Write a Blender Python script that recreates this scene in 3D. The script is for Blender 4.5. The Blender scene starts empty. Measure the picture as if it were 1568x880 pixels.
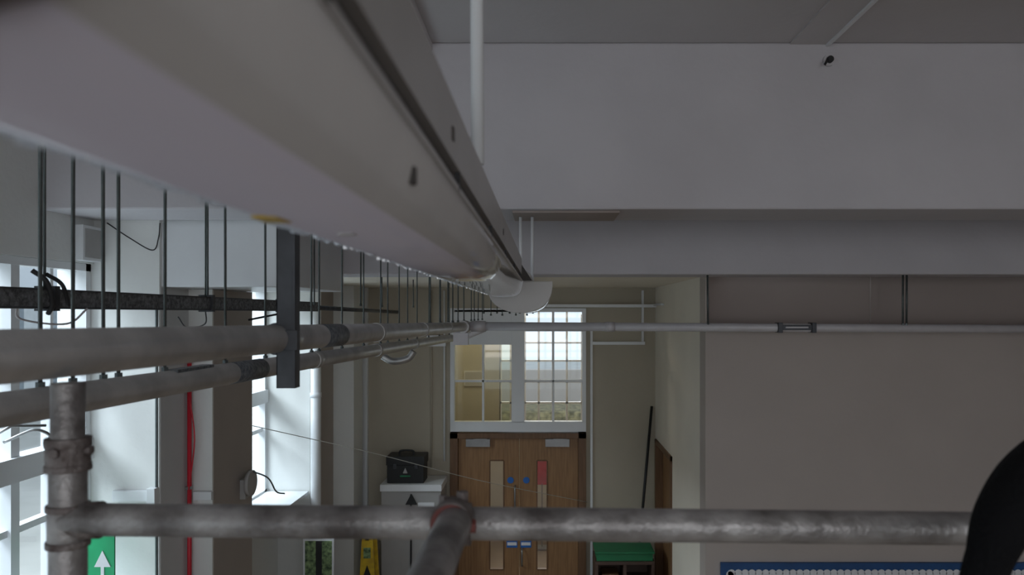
import bpy, bmesh, math, random
from mathutils import Vector, Matrix
random.seed(4)
EYE = 3.6
def V(x, y, h): return Vector((x, y, EYE + h))
scene = bpy.context.scene

# ---------------------------------------------------------------- materials
def mat(name, col, rough=0.6, metal=0.0, var=0.08, scale=6.0, bump=0.0, bscale=60.0, spec=0.5, col2=None, stretch=None, lo=.35, hi=.65, coat=0):
    m = bpy.data.materials.new(name); m.use_nodes = True
    nt = m.node_tree; b = nt.nodes['Principled BSDF']
    b.inputs['Roughness'].default_value = rough
    b.inputs['Metallic'].default_value = metal
    b.inputs['Specular IOR Level'].default_value = spec
    b.inputs['Coat Weight'].default_value = coat; b.inputs['Coat Roughness'].default_value = .06
    tc = nt.nodes.new('ShaderNodeTexCoord')
    mp = nt.nodes.new('ShaderNodeMapping')
    if stretch: mp.inputs['Scale'].default_value = stretch
    nt.links.new(tc.outputs['Object'], mp.inputs[0])
    n = nt.nodes.new('ShaderNodeTexNoise'); n.inputs['Scale'].default_value = scale
    n.inputs['Detail'].default_value = 6
    nt.links.new(mp.outputs[0], n.inputs['Vector'])
    r = nt.nodes.new('ShaderNodeValToRGB')
    c2 = col2 or tuple(c * (1 - var * 2) for c in col)
    r.color_ramp.elements[0].position = lo; r.color_ramp.elements[1].position = hi
    r.color_ramp.elements[0].color = (*c2, 1); r.color_ramp.elements[1].color = (*col, 1)
    nt.links.new(n.outputs['Fac'], r.inputs[0]); nt.links.new(r.outputs[0], b.inputs['Base Color'])
    if bump:
        n2 = nt.nodes.new('ShaderNodeTexNoise'); n2.inputs['Scale'].default_value = bscale
        nt.links.new(mp.outputs[0], n2.inputs['Vector'])
        bp = nt.nodes.new('ShaderNodeBump'); bp.inputs['Strength'].default_value = bump; bp.inputs['Distance'].default_value = 0.01
        nt.links.new(n2.outputs['Fac'], bp.inputs['Height']); nt.links.new(bp.outputs[0], b.inputs['Normal'])
    return m
def glassmat(name, tint=(1, 1, 1), refl=0.06, kind='ShaderNodeBsdfTransparent'):
    m = bpy.data.materials.new(name); m.use_nodes = True
    nt = m.node_tree; nt.nodes.clear()
    o = nt.nodes.new('ShaderNodeOutputMaterial'); mx = nt.nodes.new('ShaderNodeMixShader')
    t = nt.nodes.new(kind); g = nt.nodes.new('ShaderNodeBsdfGlossy')
    g.inputs['Roughness'].default_value = 0.03
    t.inputs[0].default_value = (*tint, 1); mx.inputs[0].default_value = refl
    nt.links.new(t.outputs[0], mx.inputs[1]); nt.links.new(g.outputs[0], mx.inputs[2]); nt.links.new(mx.outputs[0], o.inputs[0])
    return m

M = {}
M['ceil'] = mat('ceiling_paint', (.58, .555, .56), .75, var=.02, scale=2, bump=.15, bscale=25)
M['beam'] = mat('beam_paint', (.64, .62, .65), .7, var=.035, scale=1.6, bump=.2, bscale=20)
M['wallr'] = mat('warm_wall_paint', (.52, .46, .42), .75, var=.03, scale=1.5, bump=.15, bscale=25)
M['panel'] = mat('brown_panel_and_shade', (.40, .34, .31), .75, var=.03, scale=1.5)  # upper wall panel brown, reused for the painted shade under the beam
M['walll'] = mat('cream_wall_paint', (.78, .79, .77), .6, var=.02, scale=2, bump=.2, bscale=25)
M['wallf'] = mat('far_wall_paint', (.48, .43, .34), .7, var=.03, scale=2, bump=.15, bscale=25)
M['cream'] = mat('corridor_paint', (.90, .84, .73), .6, var=.02, scale=2)
M['pier'] = mat('pier_shade_and_brick', (.42, .37, .33), .7, var=.03, scale=2)  # shade painted onto the piers' room faces; also the garden wall's brown
M['pierl'] = mat('pier_shade_and_grey', (.60, .60, .60), .7, var=.03, scale=2)  # lighter painted shade for the first pier's room face; also plain grey details
M['floor'] = mat('vinyl_floor', (.24, .17, .11), .35, var=.1, scale=3)
M['white'] = mat('white_gloss_paint', (.80, .82, .84), .35, var=.02, scale=4)
M['pipe'] = mat('galvanised_pipe', (.50, .49, .48), .33, .6, var=.12, scale=9, bump=.1, bscale=80)
M['pipew'] = mat('white_painted_pipe', (.66, .64, .66), .45, .1, var=.04, scale=8)
M['scaf'] = mat('weathered_scaffold', (.46, .44, .43), .42, .4, scale=13, bump=.3, bscale=80, col2=(.13, .115, .11), lo=.32, hi=.68)
M['scafd'] = mat('scaffold_coupler', (.26, .23, .22), .6, .4, scale=30, bump=.5, bscale=80, col2=(.10, .075, .07))
M['rust'] = mat('faded_red_paint', (.22, .06, .05), .6, scale=30)
M['rod'] = mat('zinc_rod', (.13, .15, .15), .45, .6, var=.1, scale=30)
M['strut'] = mat('dark_steel_channel', (.085, .09, .10), .45, .5, var=.15, scale=12)
M['tray'] = mat('dusty_tray', (.24, .25, .26), .8, .1, scale=60, bump=.6, bscale=120, col2=(.08, .085, .09))
M['dark'] = mat('dark_rubber', (.02, .02, .022), .6)
M['label'] = mat('pipe_label', (.05, .06, .075), .5, scale=70, col2=(.18, .19, .20))
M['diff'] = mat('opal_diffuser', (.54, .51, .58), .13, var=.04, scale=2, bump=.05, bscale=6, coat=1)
M['diffs'] = mat('shaded_diffuser_side', (.42, .405, .395), .2, var=.06, scale=3, bump=.04, bscale=6, coat=1)  # darker taupe paints the shading of the cover's side facet
M['edge'] = glassmat('prismatic_edge', (.93, .96, 1), .25, 'ShaderNodeBsdfTranslucent')
M['body'] = mat('enamel_gear_tray', (.46, .445, .43), .35, var=.05, scale=5)
M['groove'] = mat('dark_groove', (.09, .08, .075), .8, var=.2, scale=20)  # dark filler for the gap between cover and gear tray; also small marks
M['near_end'] = mat('brown_near_end', (.16, .13, .13), .5)
M['oak'] = mat('oak_veneer', (.34, .185, .08), .45, scale=5, col2=(.25, .13, .055), stretch=(8, 8, .6))
M['oakf'] = mat('oak_frame', (.19, .10, .05), .45, scale=5, col2=(.14, .07, .03), stretch=(8, 8, .6))
M['steel'] = mat('brushed_steel', (.35, .35, .35), .35, .8)
M['red'] = mat('red_paint', (.65, .015, .035), .4)
M['blue'] = mat('blue_border', (.02, .09, .26), .5)
M['bluesign'] = mat('blue_sign', (.02, .16, .55), .4)
M['paper'] = mat('white_paper', (.82, .83, .85), .7, var=.02)
M['green'] = mat('green_sign', (.01, .42, .16), .4)
M['greenbox'] = mat('green_plastic', (.02, .22, .09), .5)
M['yellow'] = mat('yellow_card', (.75, .52, .03), .5, scale=14, col2=(.55, .35, .03))
M['poster'] = mat('leafy_poster', (.30, .42, .20), .5, scale=22, col2=(.03, .06, .03))
M['black'] = mat('black_fabric', (.005, .005, .006), .9, bump=.4, bscale=150, spec=.2)
M['blackp'] = mat('black_plastic', (.012, .013, .014), .5)
M['cab'] = mat('cabinet_grey', (.42, .41, .40), .5, var=.03)
M['shelf'] = mat('dark_wood', (.10, .06, .045), .5)
M['glass'] = glassmat('window_glass')
M['glassy'] = glassmat('warm_tinted_glass', (.84, .83, .74), .10)
M['lobby'] = mat('lobby_yellow_paint', (.62, .59, .50), .7, var=.03)
M['grass'] = mat('ground_tarmac', (.42, .42, .40), .9, scale=1)
M['brick'] = mat('neighbour_render', (.55, .58, .60), .85, scale=3, var=.08)
M['slate'] = mat('dark_glazing', (.15, .19, .23), .2)
M['hedge'] = mat('hedge_leaves', (.24, .20, .10), .9, scale=7, col2=(.07, .06, .03), bump=1, bscale=14)
M['rope'] = mat('white_cord', (.6, .6, .56), .7)

# ---------------------------------------------------------------- mesh builder
class B:
    def __init__(s, name): s.name = name; s.bm = bmesh.new(); s.mats = []
    def mi(s, k):
        if k not in s.mats: s.mats.append(k)
        return s.mats.index(k)
    def box(s, x0, x1, y0, y1, h0, h1, k):
        i = s.mi(k); vs = []
        for x in (x0, x1):
            for y in (y0, y1):
                for h in (h0, h1): vs.append(s.bm.verts.new(V(x, y, h)))
        for f in ((0, 1, 3, 2), (4, 6, 7, 5), (0, 4, 5, 1), (2, 3, 7, 6), (0, 2, 6, 4), (1, 5, 7, 3)):
            s.bm.faces.new([vs[j] for j in f]).material_index = i
        return s
    def tube(s, pts, r, k, n=20, smooth=True, flat=1.0):
        i = s.mi(k); pts = [Vector(p) for p in pts]
        rs = r if isinstance(r, (list, tuple)) else [r] * len(pts)
        t0 = (pts[1] - pts[0]).normalized()
        u = t0.orthogonal().normalized()
        if abs(t0.z) < .9: u = (Vector((0, 0, 1)) - t0 * t0.z).normalized()
        rings = []
        for a, p in enumerate(pts):
            if a == 0: t = t0
            elif a == len(pts) - 1: t = (pts[a] - pts[a - 1]).normalized()
            else: t = ((pts[a + 1] - p).normalized() + (p - pts[a - 1]).normalized()).normalized()
            u = (u - t * u.dot(t)).normalized(); w = t.cross(u)
            rings.append([s.bm.verts.new(p + rs[a] * (math.cos(2 * math.pi * j / n) * u + flat * math.sin(2 * math.pi * j / n) * w)) for j in range(n)])
        for a in range(len(rings) - 1):
            for j in range(n):
                f = s.bm.faces.new([rings[a][j], rings[a][(j + 1) % n], rings[a + 1][(j + 1) % n], rings[a + 1][j]])
                f.material_index = i; f.smooth = smooth
        for rg in (rings[0][::-1], rings[-1]):
            s.bm.faces.new(rg).material_index = i
        return s
    def prism(s, prof, y0, y1, k, smooth=False, kf=None):      # profile in (x,h) extruded along Y
        i = s.mi(k)
        a = [s.bm.verts.new(V(x, y0, h)) for x, h in prof]; b = [s.bm.verts.new(V(x, y1, h)) for x, h in prof]
        n = len(prof)
        for j in range(n):
            f = s.bm.faces.new([a[j], a[(j + 1) % n], b[(j + 1) % n], b[j]]); f.smooth = smooth
            f.material_index = s.mi(kf(prof[j], prof[(j + 1) % n])) if kf else i
        s.bm.faces.new(a[::-1]).material_index = i; s.bm.faces.new(b).material_index = i
        return s
    def done(s, bevel=0.0):
        bmesh.ops.recalc_face_normals(s.bm, faces=s.bm.faces)
        me = bpy.data.meshes.new(s.name); s.bm.to_mesh(me); s.bm.free()
        for k in s.mats: me.materials.append(M[k])
        o = bpy.data.objects.new(s.name, me); scene.collection.objects.link(o)
        if bevel:
            md = o.modifiers.new('bevel', 'BEVEL'); md.width = bevel; md.segments = 2; md.limit_method = 'ANGLE'; md.angle_limit = math.radians(50)
        return o
def spline(pts, n=8):
    out = []; P = [Vector(p) for p in pts]; P = [P[0] * 2 - P[1]] + P + [P[-1] * 2 - P[-2]]
    for i in range(1, len(P) - 2):
        for j in range(n):
            t = j / n
            out.append(.5 * ((2 * P[i]) + (-P[i - 1] + P[i + 1]) * t + (2 * P[i - 1] - 5 * P[i] + 4 * P[i + 1] - P[i + 2]) * t * t + (-P[i - 1] + 3 * P[i] - 3 * P[i + 1] + P[i + 2]) * t ** 3))
    out.append(P[-2]); return out

F = -EYE; CH = 1.61; SO = .335
# ---------------------------------------------------------------- room shell
B('floor').box(-3.3, 5.8, -4.2, 12.7, F - .1, F, 'floor').done()
B('ceiling').box(-3.3, 5.8, -4.2, 6.3, CH, CH + .15, 'ceil').box(1.30, 5.8, 6.3, 7.2, CH, CH + .15, 'ceil').done()
B('ceiling_far').box(-3.3, 1.6, 6.66, 9.75, SO, SO + .12, 'cream').done()
B('trim_1').box(1.455, 1.675, -4, 4.46, CH - .012, CH, 'ceil').box(1.665, 1.685, -4, 4.46, CH - .025, CH, 'white').done()
B('trim_2').box(-1.25, -.67, -4, 4.46, CH - .05, CH, 'ceil').done(.004)
b = B('ceiling_beam'); b.box(-3.05, 5.6, 4.46, 4.99, .62, CH, 'beam').done(.012)
b = B('ceiling_beam'); b.box(-3.05, 5.6, 6.2, 6.66, .323, CH, 'beam'); b.done(.012)
B('shadow_plate').box(-.2, .45, 4.52, 4.93, .607, .62, 'panel').done(.003)  # thin brown plate stands in for the fitting's shadow under the beam
B('ceiling_boxing').box(-2.57, -1.66, 5.02, 6.19, .178, CH, 'white').done(.008)
b = B('ceiling_hook'); b.tube([V(1.68, 4.46, 1.50), V(1.68, 4.44, 1.50)], .034, 'pipew'); b.tube([V(1.68, 4.45, 1.50), V(1.68, 4.42, 1.50)], .02, 'dark'); b.tube([V(1.665, 4.43, 1.50), V(1.65, 4.40, 1.48), V(1.64, 4.41, 1.46)], .007, 'dark', 8); b.done()
b = B('wall_right_front'); b.box(1.42, 5.6, 6.66, 6.90, F, -.12, 'wallr').box(1.42, 1.45, 6.66, 6.90, -.12, SO, 'wallr').box(1.47, 5.6, 6.895, 7.1, -.3, CH, 'panel').box(1.44, 1.475, 6.85, 6.92, -.12, .34, 'shelf').box(2.98, 3.04, 6.875, 6.895, -.12, CH, 'panel').done()
B('wall_right').box(5.6, 5.8, -4.2, 7.1, F, CH, 'wallr').done()
b = B('wall_corridor'); b.box(1.42, 1.50, 6.9, 8.40, F, SO, 'cream'); b.box(1.42, 1.58, 8.40, 9.62, -1.60, SO, 'cream'); b.box(1.42, 1.58, 9.62, 9.75, F, SO, 'cream'); b.box(2.6, 2.7, 7.1, 9.8, F, SO, 'wallf').box(1.58, 2.7, 9.72, 9.82, F, SO, 'wallf').box(1.4, 2.7, 7.1, 9.8, SO + .121, SO + .2, 'cream'); b.done()
b = B('door_2'); b.box(1.40, 1.60, 8.40, 8.46, F, -1.60, 'oakf').box(1.40, 1.60, 9.56, 9.62, F, -1.60, 'oakf').box(1.40, 1.60, 8.40, 9.62, -1.66, -1.60, 'oakf').box(1.50, 1.545, 8.46, 9.56, F, -1.66, 'oak').box(1.44, 1.50, 8.55, 8.57, -2.62, -2.6, 'steel').box(1.44, 1.45, 8.55, 8.68, -2.62, -2.6, 'steel'); b.done(.004)
DX0, DX1 = -1.225, .525
b = B('wall_far')
b.box(-3.3, DX0, 9.7, 9.82, F, SO, 'wallf').box(DX1, 1.6, 9.7, 9.82, F, SO, 'wallf').box(DX0, DX1, 9.7, 9.82, .05, SO, 'wallf').done()
b = B('wall_back'); b.box(-3.3, -2, -4.2, -4, F, CH, 'walll').box(5, 5.8, -4.2, -4, F, CH, 'walll').box(-2, 5, -4.2, -4, F, -2.4, 'walll').box(-2, 5, -4.2, -4, 1.3, CH, 'walll').done()
b = B('added_back_window')  # unseen window, added so the fill lamp outside can shine in
for i in range(8): b.box(-2 + i - .03, -2 + i + .03, -4.12, -4.06, -2.4, 1.3, 'white')
for h in (-2.4, -1.2, 0, 1.25): b.box(-2, 5, -4.12, -4.06, h, h + .05, 'white')
b.done()
b = B('wall_left'); HD = .33; SI = -1.96
b.box(-3.25, -3.0, -4.2, 9.75, HD, CH, 'walll'); b.box(-3.25, -2.9, -4.2, 9.75, F, SI, 'walll')
for y0, y1 in ((-4.2, -2.6), (-.2, .5), (2.3, 2.9)): b.box(-3.25, -2.565, y0, y1, F, CH, 'walll')
b.box(-3.25, -3.0, 5.0, 6.12, SI, HD, 'walll'); b.box(-3.25, -3.0, 8.15, 9.75, SI, HD, 'walll'); b.done()
b = B('wall_pier'); b.box(-3.04, -2.565, 4.992, 5.45, F, CH, 'walll').box(-2.565, -2.56, 5.0, 5.389, F, .17, 'pierl').done()  # thin grey slab paints in the shade of the pier's room face
b = B('wall_pier'); b.box(-3.02, -2.39, 5.39, 6.11, F, .175, 'walll').box(-2.39, -2.384, 5.395, 6.105, F, .17, 'pier').done()  # brown slab colours the room face as shaded from the windows
b = B('wall_pier'); b.box(-3.04, -2.55, 8.142, 9.1, F, SO, 'walll').box(-2.56, -2.30, 9.02, 9.45, F, SO, 'walll').box(-2.55, -2.545, 8.15, 9.015, F, SO, 'pier').done()  # brown slab repeats the painted shade on the far pier
B('window_light_strip').box(-2.46, -2.28, 9.62, 9.70, F, SO, 'white').done(.004)  # white strip standing in for a sliver of window light
def win(name, y0, y1, ny):
    b = B(name); x0, x1 = -3.12, -3.05
    for a, c in ((y0, y0 + .05), (y1 - .05, y1)): b.box(x0, x1 + .03, a, c, SI, HD, 'white')
    b.box(x0, x1 + .03, y0, y1, HD - .05, HD - .002, 'white').box(x0, x1 + .03, y0, y1, SI + .002, SI + .06, 'white')
    b.box(x0, x1 + .05, y0, y1, -.96, -.82, 'white')
    for h in (-.33, -1.25): b.box(x0 + .01, x1, y0, y1, h - .02, h + .02, 'white')
    for i in range(1, ny):
        y = y0 + (y1 - y0) * i / ny; w = .035 if i % 2 == 0 else .014
        b.box(x0 + .01, x1 + (.02 if i % 2 == 0 else 0), y - w, y + w, SI + .002, HD - .002, 'white')
    b.box(-3.085, -3.08, y0, y1, SI, HD, 'glass')
    b.box(-3.05, -2.56, y0 + .005, y1 - .015, SI + .001, SI + .04, 'white')
    return b.done()
win('window_1', 2.9, 4.99, 6); win('window_2', 6.12, 8.14, 6); win('window_5', .5, 2.3, 5); win('window_6', -2.6, -.2, 6)
B('vent_box').box(-3.0, -2.93, 4.76, 4.985, .34, .565, 'white').box(-2.93, -2.925, 4.78, 4.96, .36, .545, 'cab').done(.004)
b = B('window_stay'); b.tube(spline([V(-3.03, 4.2, -.72), V(-2.9, 4.25, -.66), V(-2.85, 4.32, -.70), V(-2.92, 4.38, -.76)]), .009, 'steel', 8); b.tube([V(-3.03, 4.1, -.68), V(-2.95, 4.15, -.62), V(-2.86, 4.3, -.64)], .008, 'steel', 8); b.done()

# ---------------------------------------------------------------- far screen: transom + double door
b = B('window_3'); T0, T1 = -1.40, .05
b.box(DX0, -1.17, 9.66, 9.78, T0, T1, 'white').box(.475, DX1, 9.66, 9.78, T0, T1, 'white').box(-.435, -.27, 9.66, 9.78, T0, T1, 'white')
b.box(DX0, DX1, 9.66, 9.78, T0 - .12, T0 + .01, 'white'); b.box(DX0, DX1, 9.67, 9.78, T1 - .03, T1 + .02, 'white')
b.box(-1.17, -.435, 9.67, 9.78, -.40, T1, 'white'); b.box(-.27, .475, 9.68, 9.77, -.23, -.17, 'white')
for (a, c) in ((-1.17, -.435), (-.27, .475)):
    m_ = (a + c) / 2
    b.box(m_ - .014, m_ + .014, 9.69, 9.75, T0, T1, 'white'); b.box(a, c, 9.69, 9.75, -.885, -.855, 'white')
b.box(-1.17, -.435, 9.715, 9.72, T0, -.4, 'glassy').box(-.27, .475, 9.715, 9.72, T0, T1, 'glass'); b.done(.003)
DT = -1.535
b = B('door_1')
b.box(DX0, DX0 + .10, 9.64, 9.80, F, DT, 'oakf').box(DX1 - .10, DX1, 9.64, 9.80, F, DT, 'oakf').box(DX0, DX1, 9.64, 9.80, DT - .07, DT, 'oakf')
def leaf(x0, x1, p0, p1):
    y0, y1 = 9.70, 9.745; h1 = DT - .075; a, c = -1.90, -3.30
    b.box(x0, p0, y0, y1, F + .01, h1, 'oak').box(p1, x1, y0, y1, F + .01, h1, 'oak').box(p0, p1, y0, y1, a, h1, 'oak').box(p0, p1, y0, y1, F + .01, c, 'oak')
    for q in ((p0 - .012, p0 + .004, c, a), (p1 - .004, p1 + .012, c, a), (p0, p1, a - .004, a + .012), (p0, p1, c - .012, c + .004)):
        b.box(q[0], q[1], 9.69, 9.75, q[2], q[3], 'oakf')
    b.box(p0, p1, 9.72, 9.724, c, a, 'glass')
leaf(DX0 + .103, -.339, -.715, -.54); leaf(-.333, DX1 - .103, -.105, .02)
for x in (-1.02, .0): b.box(x, x + .31, 9.63, 9.70, -1.71, -1.61, 'steel').box(x + .1, x + .28, 9.60, 9.62, -1.615, -1.60, 'steel')
b.tube(spline([V(-.39, 9.70, -2.22), V(-.39, 9.63, -2.25), V(-.39, 9.63, -2.48), V(-.39, 9.70, -2.52)]), .012, 'steel', 10)
b.tube(spline([V(-.30, 9.70, -3.02), V(-.30, 9.63, -3.05), V(-.30, 9.63, -3.22), V(-.30, 9.70, -3.25)]), .012, 'steel', 10)
for x in (-.45, -.245): b.tube([V(x, 9.70, -2.15), V(x, 9.69, -2.15)], .042, 'bluesign')
for x in (-.50, -.32): b.box(x, x + .14, 9.69, 9.70, -3.02, -2.93, 'bluesign').box(x + .01, x + .13, 9.685, 9.69, -2.99, -2.95, 'paper')
b.done(.003)
b = B('wall_lobby'); b.box(-2.2, -2.1, 9.82, 12.6, F, .9, 'lobby').box(1.5, 1.6, 9.82, 12.6, F, .9, 'lobby')
b.box(-2.2, -.75, 12.5, 12.6, F, .9, 'lobby').box(.72, 1.6, 12.5, 12.6, F, .9, 'lobby').box(-.75, .72, 12.5, 12.6, F, -1.85, 'lobby')
n = 14; cx, hw, hs = -.015, .735, -.25
for i in range(n):
    x0 = cx - hw + 2 * hw * i / n; x1 = x0 + 2 * hw / n; xm = (x0 + x1) / 2
    hh = hs + .45 * math.sqrt(max(0, 1 - ((xm - cx) / hw) ** 2)); b.box(x0, x1, 12.5, 12.6, hh, .9, 'lobby')
b.box(-2.2, 1.6, 9.82, 12.6, .85, .95, 'lobby').box(-2.2, 1.6, 9.80, 9.82, .335, .95, 'lobby'); b.done()
b = B('window_7')
for x in (-.745, -.575, -.34, -.109, .125, .359, .61, .715):
    top = hs + .45 * math.sqrt(max(0, 1 - ((x - cx) / hw) ** 2)); b.box(x - .017, x + .017, 12.5, 12.56, -1.85, top, 'white')
for h in (-1.85, -1.5, -1.15, -.8, -.5, -.25): b.box(cx - hw, cx + hw, 12.5, 12.56, h, h + .03, 'white')
b.done()
B('red_notice').box(-.12, .02, 11.5, 11.52, -2.62, -2.1, 'red').box(-.06, -.04, 11.5, 11.53, F, -2.6, 'steel').box(-.2, .1, 11.4, 11.6, F, F + .03, 'steel').done()
b = B('lobby_notice'); b.box(-1.35, -1.02, 12.47, 12.5, -1.2, -.95, 'paper').box(-1.33, -1.04, 12.465, 12.47, -1.18, -.97, 'pierl'); b.done()

# ---------------------------------------------------------------- fluorescent luminaires
b = B('fluorescent_light')
prof = [(-.105, .150), (-.108, .13), (-.113, .108), (-.120, .094), (-.133, .084), (-.150, .079), (-.19, .077), (-.222, .078), (-.238, .081), (-.249, .088), (-.257, .10), (-.263, .12), (-.268, .150)]
y0, y1 = .19, 3.42
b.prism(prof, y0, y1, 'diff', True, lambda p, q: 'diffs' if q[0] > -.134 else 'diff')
y = y0 + .01
while y < y1 - .02:      # prismatic ribs along the window-side edge of the opal cover
    L = random.uniform(.008, .016); hb = random.uniform(.082, .087)
    b.box(-.2575, -.2535, y, y + L, hb, .108, 'edge'); y += L + random.uniform(.002, .006)
cx_, cz_ = -.187, .11
capp = [(cx_ + (x - cx_) * 1.05, cz_ + (h - cz_) * 1.06) for x, h in prof]
b.prism(capp, .10, .195, 'near_end'); b.prism(capp, y1 - .012, y1 + .012, 'white')  # near end of the cover drawn dark brown, far end white
b.prism([(-.258, .150), (-.118, .150), (-.118, .185), (-.258, .185)], y0, y1, 'groove')
b.prism([(-.268, .178), (-.107, .178), (-.107, .250), (-.125, .275), (-.25, .275), (-.268, .250)], .1, y1, 'body')
b.box(-.1075, -.1035, y0, y1, .146, .153, 'body')
y = .35
while y < y1:
    b.box(-.109, -.103, y, y + .010, .148, .17, 'dark'); y += .55
b.box(-.11, -.1055, .86, .875, .20, .215, 'groove').box(-.11, -.1055, 1.9, 1.915, .20, .215, 'groove')
b.box(-.1145, -.108, .62, .632, .108, .122, 'groove')
b.box(-.235, -.215, .60, .635, .0765, .0785, 'yellow').box(-.20, -.185, .72, .735, .0760, .078, 'pierl')
b.prism([(-.15, .15), (-.06, .15), (-.115, .235)], 3.40, 3.42, 'groove').done()
def luminaire2(cx, hj, hw, dep, bw, bh, y0, y1):
    b = B('fluorescent_light'); n = 28
    arc = [(cx + hw * math.cos(math.pi * i / n), hj - dep * (abs(math.sin(math.pi * i / n)) ** .7)) for i in range(n + 1)]
    b.prism(arc, y0, y1, 'diff', True)
    capp = [(cx + (hw + .004) * math.cos(math.pi * i / n), hj + .002 - (dep + .005) * (abs(math.sin(math.pi * i / n)) ** .7)) for i in range(n + 1)]
    for a, c in ((y0 - .012, y0 + .012), (y1 - .012, y1 + .012)): b.prism(capp, a, c, 'body')
    b.prism([(cx - bw, hj), (cx + bw, hj), (cx + bw, hj + bh * .75), (cx + bw - .02, hj + bh), (cx - bw + .02, hj + bh), (cx - bw, hj + bh * .75)], y0, y1, 'body')
    b.done(.002)
luminaire2(-.118, .148, .148, .142, .05, .05, 3.5, 5.3)
b = B('suspension_rod'); b.tube([V(-.119, 1.32, .262), V(-.126, 1.32, CH)], .0115, 'white'); b.done()
b = B('suspension_rod'); b.tube([V(-.082, 4.7, .20), V(-.082, 4.7, .605)], .010, 'white').tube([V(-.155, 4.7, .20), V(-.155, 4.7, .605)], .010, 'white'); b.done()

# ---------------------------------------------------------------- heating pipes
def lerp(a, c, t): return a + (c - a) * t
U0, U1 = V(-.765, .3, -.053), V(-.68, 6.3, -.11)
def up(y): return lerp(U0, U1, (y - .3) / 6.0)
L0, L1 = V(-1.19, .8, -.20), V(-1.0, 8.0, -.26)
def lo(y): return lerp(L0, L1, (y - .8) / 7.2)
b = B('heating_pipe'); b.tube([U0, U1], .0385, 'pipe', 28)
for y in (2.12, 3.2, 4.3, 5.3): b.tube([up(y), up(y + .05)], .041, 'pipe', 28)
b.tube([up(2.44), up(2.66)], .0395, 'label', 28)
b.tube([up(6.2), up(6.42)], .052, 'pipe', 24).tube([V(-.70, 6.3, -.2), V(-.70, 6.3, -.06)], .045, 'pipew', 20)
b.box(-.76, -.64, 6.2, 6.3, -.26, -.16, 'pipew')
b.tube([V(-.72, 6.3, -.105), V(5.55, 6.3, -.135)], .036, 'pipew', 24)
b.tube([V(-.62, 6.3, -.106), V(-.5, 6.3, -.107)], .046, 'pipew', 24).tube([V(.5, 6.3, -.11), V(.58, 6.3, -.11)], .041, 'pipew', 24)
b.tube([up(6.3), V(-.66, 8.2, -.13)], .034, 'pipew', 20)
b.done()
b = B('heating_pipe'); b.tube([L0, L1], .0385, 'pipe', 28)
b.tube([lo(2.72), lo(2.98)], .0398, 'label', 28)
b.box(-1.165, -1.125, 2.3, 2.55, -.182, -.172, 'label')
for y in (3.6, 4.8, 6.0): b.tube([lo(y), lo(y + .06)], .042, 'pipe', 28)
b.tube(spline([L1, V(-.99, 8.15, -.27), V(-.9, 8.25, -.26), V(-.66, 8.25, -.16)]), .036, 'pipew', 16)
b.tube(spline([V(-1.3, 6.0, -.34), V(-1.22, 6.0, -.38), V(-1.1, 6.0, -.36), V(-1.05, 6.0, -.30)]), .028, 'pipe', 14)
b.done()
b = B('pipe_clamp'); X0 = 1.94; b.box(X0, X0 + .31, 6.25, 6.262, -.137, -.095, 'strut').box(X0, X0 + .035, 6.24, 6.35, -.16, -.075, 'strut').box(X0 + .28, X0 + .315, 6.24, 6.35, -.16, -.075, 'strut').box(X0 + .06, X0 + .25, 6.245, 6.255, -.122, -.108, 'pipew'); b.done(.003)
b = B('threaded_hanger_rods')
def top(y):
    if 4.46 < y < 4.99: return .625
    if y > 6.66: return SO
    if y > 6.2: return .326
    return CH
def rod(x, y, h, r=.0048):
    tp = .18 if (x < -1.66 and 5.02 < y < 6.19) else top(y)
    b.tube([V(x, y, h), V(x + random.uniform(-.004, .004), y, tp)], r, 'rod', 8)
    b.tube([V(x, y, h), V(x, y, h + .018)], .010, 'rod', 6, False)
LR = [(-1.17, 1.74), (-1.17, 1.86), (-1.165, 1.98), (-1.165, 2.05), (-1.16, 2.29), (-1.15, 2.70), (-1.14, 3.06), (-1.12, 3.60), (-1.12, 3.72), (-1.115, 4.12), (-1.10, 4.55), (-1.09, 4.97), (-1.08, 5.15), (-1.07, 5.5), (-1.06, 5.78), (-1.05, 6.15), (-1.04, 6.7), (-1.03, 7.3), (-1.01, 7.9)]
for x, y in LR: rod(x, y, -.205 - .06 * (y - 1.6) / 6.4 + .03)
for y in (4.6, 5.0, 5.35, 5.6, 5.9, 6.28, 6.9, 7.2, 7.6, 8.1): rod(up(min(y, 6.3)).x, y, -.07)
for i in range(9): rod(-.60 + .06 * i + random.uniform(-.01, .01), 7.2 + .2 * (i % 3), .0 - .02 * (i % 2), .004)
for x, y in ((-1.92, 4.27), (-1.6, 5.2), (-1.75, 5.6), (-1.45, 5.9), (-1.5, 6.9), (-1.3, 7.4)): rod(x, y, .06, .006)
for x in (1.36, 2.99, 3.02): rod(x, 6.28, -.10, .009)
b.done()
b = B('steel_strut_channel')
sx, sy = -.712, 2.08
b.box(sx - .026, sx + .026, sy - .02, sy - .015, -.205, CH, 'strut').box(sx - .026, sx - .022, sy - .02, sy + .02, -.205, CH, 'strut').box(sx + .018, sx + .026, sy - .022, sy + .02, -.205, CH, 'strut')
b.box(sx - .034, sx + .034, sy - .03, sy - .02, -.10, -.045, 'strut').tube([up(2.07), up(2.10)], .045, 'strut', 24)
b.done(.001)
b = B('cable_tray')
b.box(-1.925, -1.875, 1.4, 6.2, .022, .092, 'tray').box(-1.93, -1.87, 1.4, 6.2, .018, .026, 'strut').box(-1.93, -1.87, 1.4, 6.2, .088, .094, 'strut')
b.tube([V(-1.9, 6.2, .05), V(-1.9, 9.7, .02)], .02, 'strut', 12)
for y in (2.85, 4.2, 5.4): b.box(-1.94, -1.86, y, y + .03, .01, .105, 'strut')
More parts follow.
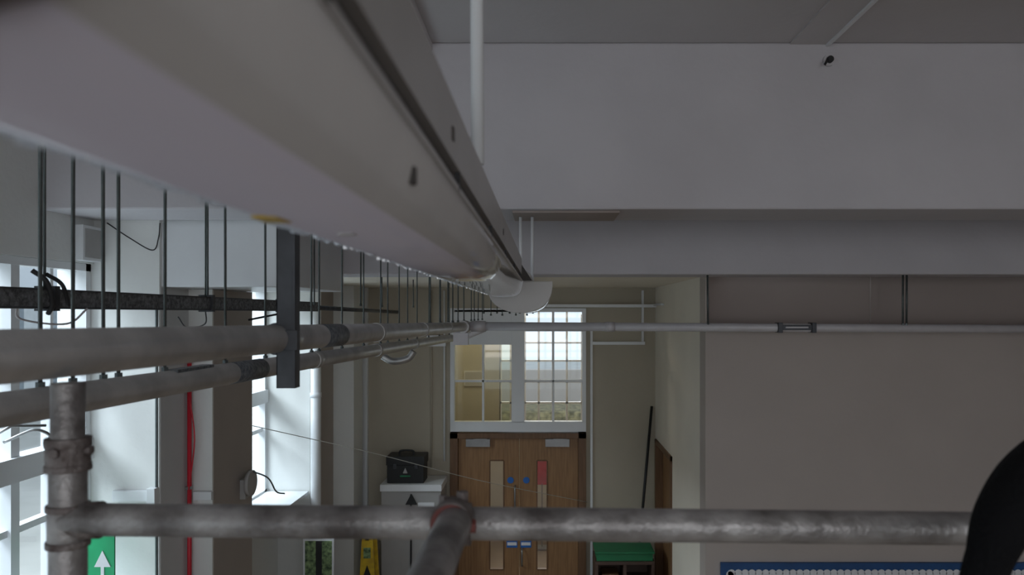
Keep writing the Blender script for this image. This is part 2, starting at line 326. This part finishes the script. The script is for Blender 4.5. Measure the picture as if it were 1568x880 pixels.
b.tube(spline([V(-1.9, 2.78, .16), V(-1.86, 2.8, .12), V(-1.85, 2.82, .04), V(-1.88, 2.84, .0)]), .009, 'dark', 8)
b.tube(spline([V(-1.9, 2.86, .15), V(-1.84, 2.86, .11), V(-1.84, 2.9, .03)]), .008, 'dark', 8)
for y in (2.85, 4.2): b.tube([V(-1.9, y, .09), V(-1.9, y, CH - .005)], .005, 'rod', 8)
b.tube([V(-1.9, 5.8, .09), V(-1.9, 5.8, .178)], .005, 'rod', 8)
b.done()
b = B('loose_cable')
b.tube(spline([V(-1.9, 2.7, .03), V(-1.92, 2.75, -.02), V(-1.88, 2.95, -.04), V(-1.86, 3.05, .02)]), .004, 'pipew', 6)
b.tube(spline([V(-1.9, 4.2, .02), V(-1.95, 4.3, -.06), V(-2.1, 4.4, -.08), V(-2.2, 4.5, -.02)]), .004, 'dark', 6)
b.done()
b = B('loose_cable')
b.tube(spline([V(-2.9, 4.97, .60), V(-2.75, 4.97, .50), V(-2.6, 4.97, .42), V(-2.56, 4.97, .50), V(-2.55, 4.97, .6)]), .004, 'dark', 6)
b.done()
b = B('loose_cable')
b.tube([V(-2.37, 6.0, -.05), V(-1.93, 5.9, .03)], .008, 'dark', 6)
b.done()
b = B('red_sprinkler_pipe'); b.tube([V(-2.535, 5.35, F), V(-2.535, 5.35, -.3)], .015, 'red', 12)
for h in (-.55, -1.25, -1.9): b.box(-2.558, -2.52, 5.33, 5.37, h, h + .02, 'steel')
b.tube(spline([V(-2.52, 5.32, -.6), V(-2.48, 5.31, -.9), V(-2.53, 5.32, -1.3), V(-2.5, 5.32, -1.5)]), .005, 'red', 8); b.done()
b = B('white_riser_pipe'); b.tube([V(-2.47, 8.08, F), V(-2.47, 8.08, SO)], .055, 'white', 20)
for h in (-2.4, -.9): b.tube([V(-2.47, 8.08, h), V(-2.47, 8.08, h + .05)], .062, 'white', 20)
b.done()
b = B('cable_trunking'); b.box(-2.86, -2.57, 4.955, 4.988, -1.24, -1.17, 'white').box(-2.62, -2.565, 4.93, 4.988, -1.27, -1.15, 'white').tube([V(-2.575, 4.975, F), V(-2.575, 4.975, .1)], .009, 'rod', 8); b.done(.003)  # upright dark rod is drawn in place of a vertical shadow line
B('cable_trunking').box(-2.51, -2.38, 5.35, 5.389, -1.33, -1.27, 'white').done(.003)
b = B('wall_cable_box'); b.tube([V(-2.33, 5.9, -1.33), V(-2.30, 5.9, -1.33)], .10, 'cab', 20).box(-2.383, -2.34, 5.86, 5.94, -1.45, -1.3, 'cab').tube(spline([V(-2.33, 5.9, -1.23), V(-2.2, 5.95, -1.3), V(-2.15, 6.0, -1.42), V(-2.1, 6.05, -1.45)]), .006, 'rod', 6); b.done()
b = B('hanging_cord'); b.tube(spline([V(-2.38, 6.1, -.91), V(-1.6, 7.2, -1.35), V(-.7, 8.3, -1.85), V(.54, 9.60, -2.41)]), .0035, 'rope', 6); b.done()

# ---------------------------------------------------------------- scaffold
b = B('scaffold_frame'); R = .0242; PX, PY = -.718, 1.13
b.tube([V(PX, PY, F), V(PX, PY, -.104)], R - .001, 'scaf', 28)
b.tube([V(PX, PY, F), V(PX, PY, -.232)], R + .0015, 'scaf', 28)
for h0, h1, r in ((-.232, -.190, .0300), (-.200, -.186, .0315), (-.236, -.226, .0315), (-.345, -.288, .0275), (-.350, -.340, .030), (-.296, -.286, .030)): b.tube([V(PX, PY, h0), V(PX, PY, h1)], r, 'scafd' if r > .029 else 'scaf', 28)
b.tube([V(PX, PY - .03, -.205), V(PX, PY - .036, -.205)], .008, 'scafd', 6, False).tube([V(PX + .028, PY, -.205), V(PX + .036, PY, -.205)], .008, 'scafd', 6, False)
b.tube([V(PX, PY, -.312), V(PX + .05, PY, -.310)], .0275, 'scafd', 24)
b.tube([V(PX, PY - .005, -.308), V(.675, PY - .02, -.318)], R, 'scaf', 28)
cxp = -.132
b.tube([V(cxp + .005, 1.09, -.292), V(cxp, -.6, -.292)], R, 'scaf', 28)
b.tube([V(cxp - .024, 1.115, -.3125), V(cxp + .022, 1.115, -.3125)], .031, 'scafd', 24)
b.tube([V(cxp, 1.075, -.293), V(cxp, 1.045, -.293)], .0295, 'scafd', 24)
b.tube([V(cxp, 1.045, -.293), V(cxp, 1.040, -.293)], .0275, 'rust', 24)
b.box(cxp - .014, cxp + .016, 1.08, 1.12, -.287, -.272, 'scafd')
b.tube([V(cxp + .012, 1.09, -.29), V(cxp + .012, 1.09, -.258)], .009, 'scafd', 6, False).tube([V(cxp - .016, 1.09, -.29), V(cxp - .016, 1.09, -.264)], .007, 'scafd', 6, False)
b.tube([V(cxp + .02, 1.06, -.30), V(cxp + .034, 1.06, -.30)], .010, 'rust', 6, False)
for x in (PX, .66):
    b.tube([V(x, -.6, F), V(x, -.6, -.1)], R, 'scaf', 20)
b.tube([V(PX, -.6, -.33), V(.66, -.6, -.33)], R, 'scaf', 20)
b.tube([V(PX, -.6, -1.4), V(PX, PY, -1.4)], R, 'scaf', 20)
b.done(.001)
b = B('black_padded_strap')
pts = spline([V(.50, .97, -.62), V(.530, .96, -.45), V(.546, .95, -.363), V(.556, .94, -.306), V(.580, .95, -.262), V(.632, .98, -.224), V(.70, 1.02, -.204), V(.80, 1.06, -.22), V(.84, 1.1, -.34)], 8)
rr = []
for i in range(len(pts)):
    t = i / (len(pts) - 1) * 8; ks = [.024, .025, .0255, .0275, .036, .043, .046, .04, .03]; a = min(int(t), 7); rr.append(lerp(ks[a], ks[a + 1], t - a))
b.tube(pts, rr, 'black', 20); b.done()

# ---------------------------------------------------------------- things on the far side
b = B('notice_board'); b.box(1.55, 4.7, 6.62, 6.655, -3.1, -2.20, 'blue').box(1.62, 4.63, 6.612, 6.62, -3.05, -2.30, 'paper')
x = 1.64
while x < 4.63:
    b.tube([V(x, 6.606, -2.285), V(x, 6.617, -2.285)], .034, 'paper', 12); x += .06
h = -2.3
while h > -3.05:
    b.tube([V(1.625, 6.606, h), V(1.625, 6.617, h)], .034, 'paper', 12); h -= .06
b.box(1.69, 4.55, 6.602, 6.612, -3.0, -2.36, 'bluesign').box(2.7, 3.4, 6.598, 6.602, -2.95, -2.42, 'yellow'); b.done()
b = B('storage_cabinet'); b.box(-2.0, -1.27, 9.15, 9.66, F, -2.16, 'cab').box(-2.01, -1.26, 9.12, 9.67, -2.16, -2.08, 'paper').box(-1.645, -1.625, 9.13, 9.15, F + .08, -2.2, 'dark').box(-2.0, -1.27, 9.14, 9.15, F, F + .08, 'dark')
b.prism([(-1.70, -2.32), (-1.56, -2.32), (-1.63, -2.19)], 9.115, 9.148, 'dark'); b.prism([(-1.69, -2.5), (-1.57, -2.5), (-1.63, -2.38)], 9.13, 9.148, 'dark')
b.box(-1.9, -1.7, 9.14, 9.15, -2.7, -2.55, 'paper').box(-1.55, -1.35, 9.14, 9.15, -2.5, -2.3, 'paper'); b.done(.004)
b = B('tool_case'); b.box(-1.94, -1.49, 9.2, 9.5, -2.078, -1.80, 'blackp').box(-1.95, -1.48, 9.19, 9.51, -1.86, -1.75, 'blackp').tube(spline([V(-1.8, 9.3, -1.76), V(-1.79, 9.3, -1.70), V(-1.64, 9.3, -1.70), V(-1.63, 9.3, -1.76)]), .014, 'blackp', 8)
b.box(-1.78, -1.65, 9.185, 9.20, -2.00, -1.98, 'greenbox').prism([(-1.745, -1.955), (-1.685, -1.955), (-1.715, -1.885)], 9.183, 9.2, 'cab').box(-1.86, -1.82, 9.18, 9.2, -1.90, -1.84, 'strut').box(-1.60, -1.56, 9.18, 9.2, -1.90, -1.84, 'strut'); b.done(.012)
b = B('broom'); b.tube([V(1.15, 9.56, F + .1), V(1.37, 9.66, -1.19)], .018, 'blackp', 10).box(.98, 1.32, 9.52, 9.60, F + .04, F + .12, 'blackp').box(.99, 1.31, 9.52, 9.60, F, F + .05, 'shelf'); b.done()
b = B('low_shelf_unit'); b.box(.60, 1.32, 9.05, 9.47, -3.03, -2.99, 'shelf').box(.60, .64, 9.05, 9.47, F, -3.03, 'shelf').box(1.28, 1.32, 9.05, 9.47, F, -3.03, 'shelf').box(.94, .98, 9.05, 9.47, F, -3.03, 'shelf').box(.60, 1.32, 9.05, 9.47, -3.28, -3.25, 'shelf').box(.60, 1.32, 9.45, 9.48, F, -3.03, 'shelf').box(.69, .89, 9.1, 9.35, -3.25, -3.16, 'oakf'); b.done(.004)
b = B('green_tray'); b.box(.62, 1.30, 9.07, 9.43, -2.99, -2.90, 'greenbox').box(.60, 1.32, 9.05, 9.45, -2.90, -2.875, 'greenbox'); b.done(.006)
B('trim_4').box(-.05, 1.42, 9.60, 9.70, .08, .12, 'white').box(.6, 1.28, 9.63, 9.70, -.40, -.36, 'white').box(1.38, 1.42, 9.0, 9.7, .1, .125, 'white').box(.58, .61, 9.67, 9.70, F, -.2, 'white').box(1.24, 1.27, 9.67, 9.70, -.36, .3, 'white').done(.003)
b = B('wall_conduit'); b.tube([V(-1.47, 9.68, -2.0), V(-1.47, 9.68, .3)], .012, 'wallf', 10).box(-1.52, -1.28, 9.62, 9.7, -.42, -.28, 'white').tube([V(-1.30, 9.67, -1.9), V(-1.30, 9.67, .3)], .012, 'white', 10); b.done()
b = B('nature_poster'); b.box(-2.45, -2.14, 7.6, 7.612, -2.95, -2.28, 'paper').box(-2.43, -2.16, 7.594, 7.6, -2.93, -2.30, 'poster').box(-2.32, -2.26, 7.59, 7.596, -2.93, -2.30, 'dark').box(-2.31, -2.27, 7.612, 7.63, F, -2.4, 'shelf').box(-2.42, -2.17, 7.58, 7.8, F, F + .02, 'shelf'); b.done()
b = B('yellow_safety_sign'); b.prism([(-2.16, F), (-1.92, F), (-1.98, -2.55), (-2.10, -2.55)], 8.6, 8.63, 'yellow'); b.box(-2.08, -2.0, 8.59, 8.6, -2.8, -2.68, 'poster'); b.prism([(-2.1, -3.05), (-1.98, -3.05), (-2.04, -2.88)], 8.59, 8.60, 'dark'); b.prism([(-2.16, F), (-1.92, F), (-1.98, -2.55), (-2.10, -2.55)], 8.8, 8.83, 'yellow').box(-2.06, -2.02, 8.6, 8.83, -2.60, -2.56, 'yellow'); b.done()
b = B('exit_sign'); b.box(-2.93, -2.64, 4.60, 4.612, -1.80, -1.36, 'green').prism([(-2.66, -1.55), (-2.70, -1.55), (-2.70, -1.70), (-2.72, -1.70), (-2.72, -1.55), (-2.76, -1.55), (-2.71, -1.45)][::-1], 4.594, 4.60, 'paper').box(-2.9, -2.82, 4.594, 4.6, -1.70, -1.46, 'paper').box(-3.04, -2.92, 4.6, 4.62, -1.40, -1.37, 'steel').box(-3.04, -2.92, 4.6, 4.62, -1.78, -1.75, 'steel'); b.done()

# ---------------------------------------------------------------- outside
B('ground').box(-60, 40, -30, 60, F - .3, F - .11, 'grass').done()
b = B('neighbour_building'); b.box(-26, -18, -5, 40, F - .2, .9, 'brick').prism([(-26.3, .9), (-17.7, .9), (-22, 2.2)], -5.3, 40.3, 'slate')
y = -4
while y < 39:
    for h in (-2.6, -.9): b.box(-18.05, -17.98, y, y + 1.3, h, h + 1.2, 'slate').box(-18.08, -17.96, y + .6, y + .7, h, h + 1.2, 'white')
    y += 2.6
b.done()
b = B('garden_hedge'); b.box(-6, 7, 20, 22, F - .1, -2.6, 'hedge'); o = b.done(.15)
b = B('brick_garden_wall'); b.box(-6, 7, 24, 24.4, F - .1, -1.8, 'pier').done()

# ---------------------------------------------------------------- light
w = bpy.data.worlds.new('sky'); scene.world = w; w.use_nodes = True
bg = w.node_tree.nodes['Background']; bg.inputs[0].default_value = (.74, .88, 1, 1); bg.inputs[1].default_value = 1.15
def area(name, loc, target, sx, sy, e, col):
    l = bpy.data.lights.new(name, 'AREA'); l.shape = 'RECTANGLE'; l.size = sx; l.size_y = sy; l.energy = e; l.color = col
    o = bpy.data.objects.new(name, l); o.location = loc; scene.collection.objects.link(o)
    o.rotation_euler = (Vector(target) - Vector(loc)).to_track_quat('-Z', 'Y').to_euler()
    return o
area('skylight_outside_left', V(-7.5, 4.5, 3.6), V(-2, 4.8, -1), 10, 3, 1900, (.78, .91, 1))
area('added_fill_back', V(1.5, -5.5, .3), V(1.5, 3, .2), 7, 3.5, 105, (1, .91, .88))  # added fill lamp behind the camera, no such source in view
area('skylight_outside_lobby', V(0, 15.5, 2.2), V(0, 11, -1.5), 3, 2, 400, (1, .95, .85))
p = bpy.data.lights.new('lobby_lamp', 'POINT'); p.energy = 30; p.color = (1, .92, .76); p.shadow_soft_size = .15
po = bpy.data.objects.new('lobby_lamp', p); po.location = V(-1.0, 11.2, .4); scene.collection.objects.link(po)

# ---------------------------------------------------------------- camera
c = bpy.data.cameras.new('camera'); co = bpy.data.objects.new('camera', c); scene.collection.objects.link(co)
co.location = (0, 0, EYE); co.rotation_euler = (math.radians(90), 0, 0)
c.sensor_width = 36; c.lens = 1150 / 1568 * 36; c.shift_x = -51 / 1568; c.shift_y = 40 / 1568
c.clip_start = .02
c.dof.use_dof = True; c.dof.focus_distance = 5.5; c.dof.aperture_fstop = 5
scene.camera = co
scene.view_settings.view_transform = 'Standard'
scene.view_settings.exposure = 0
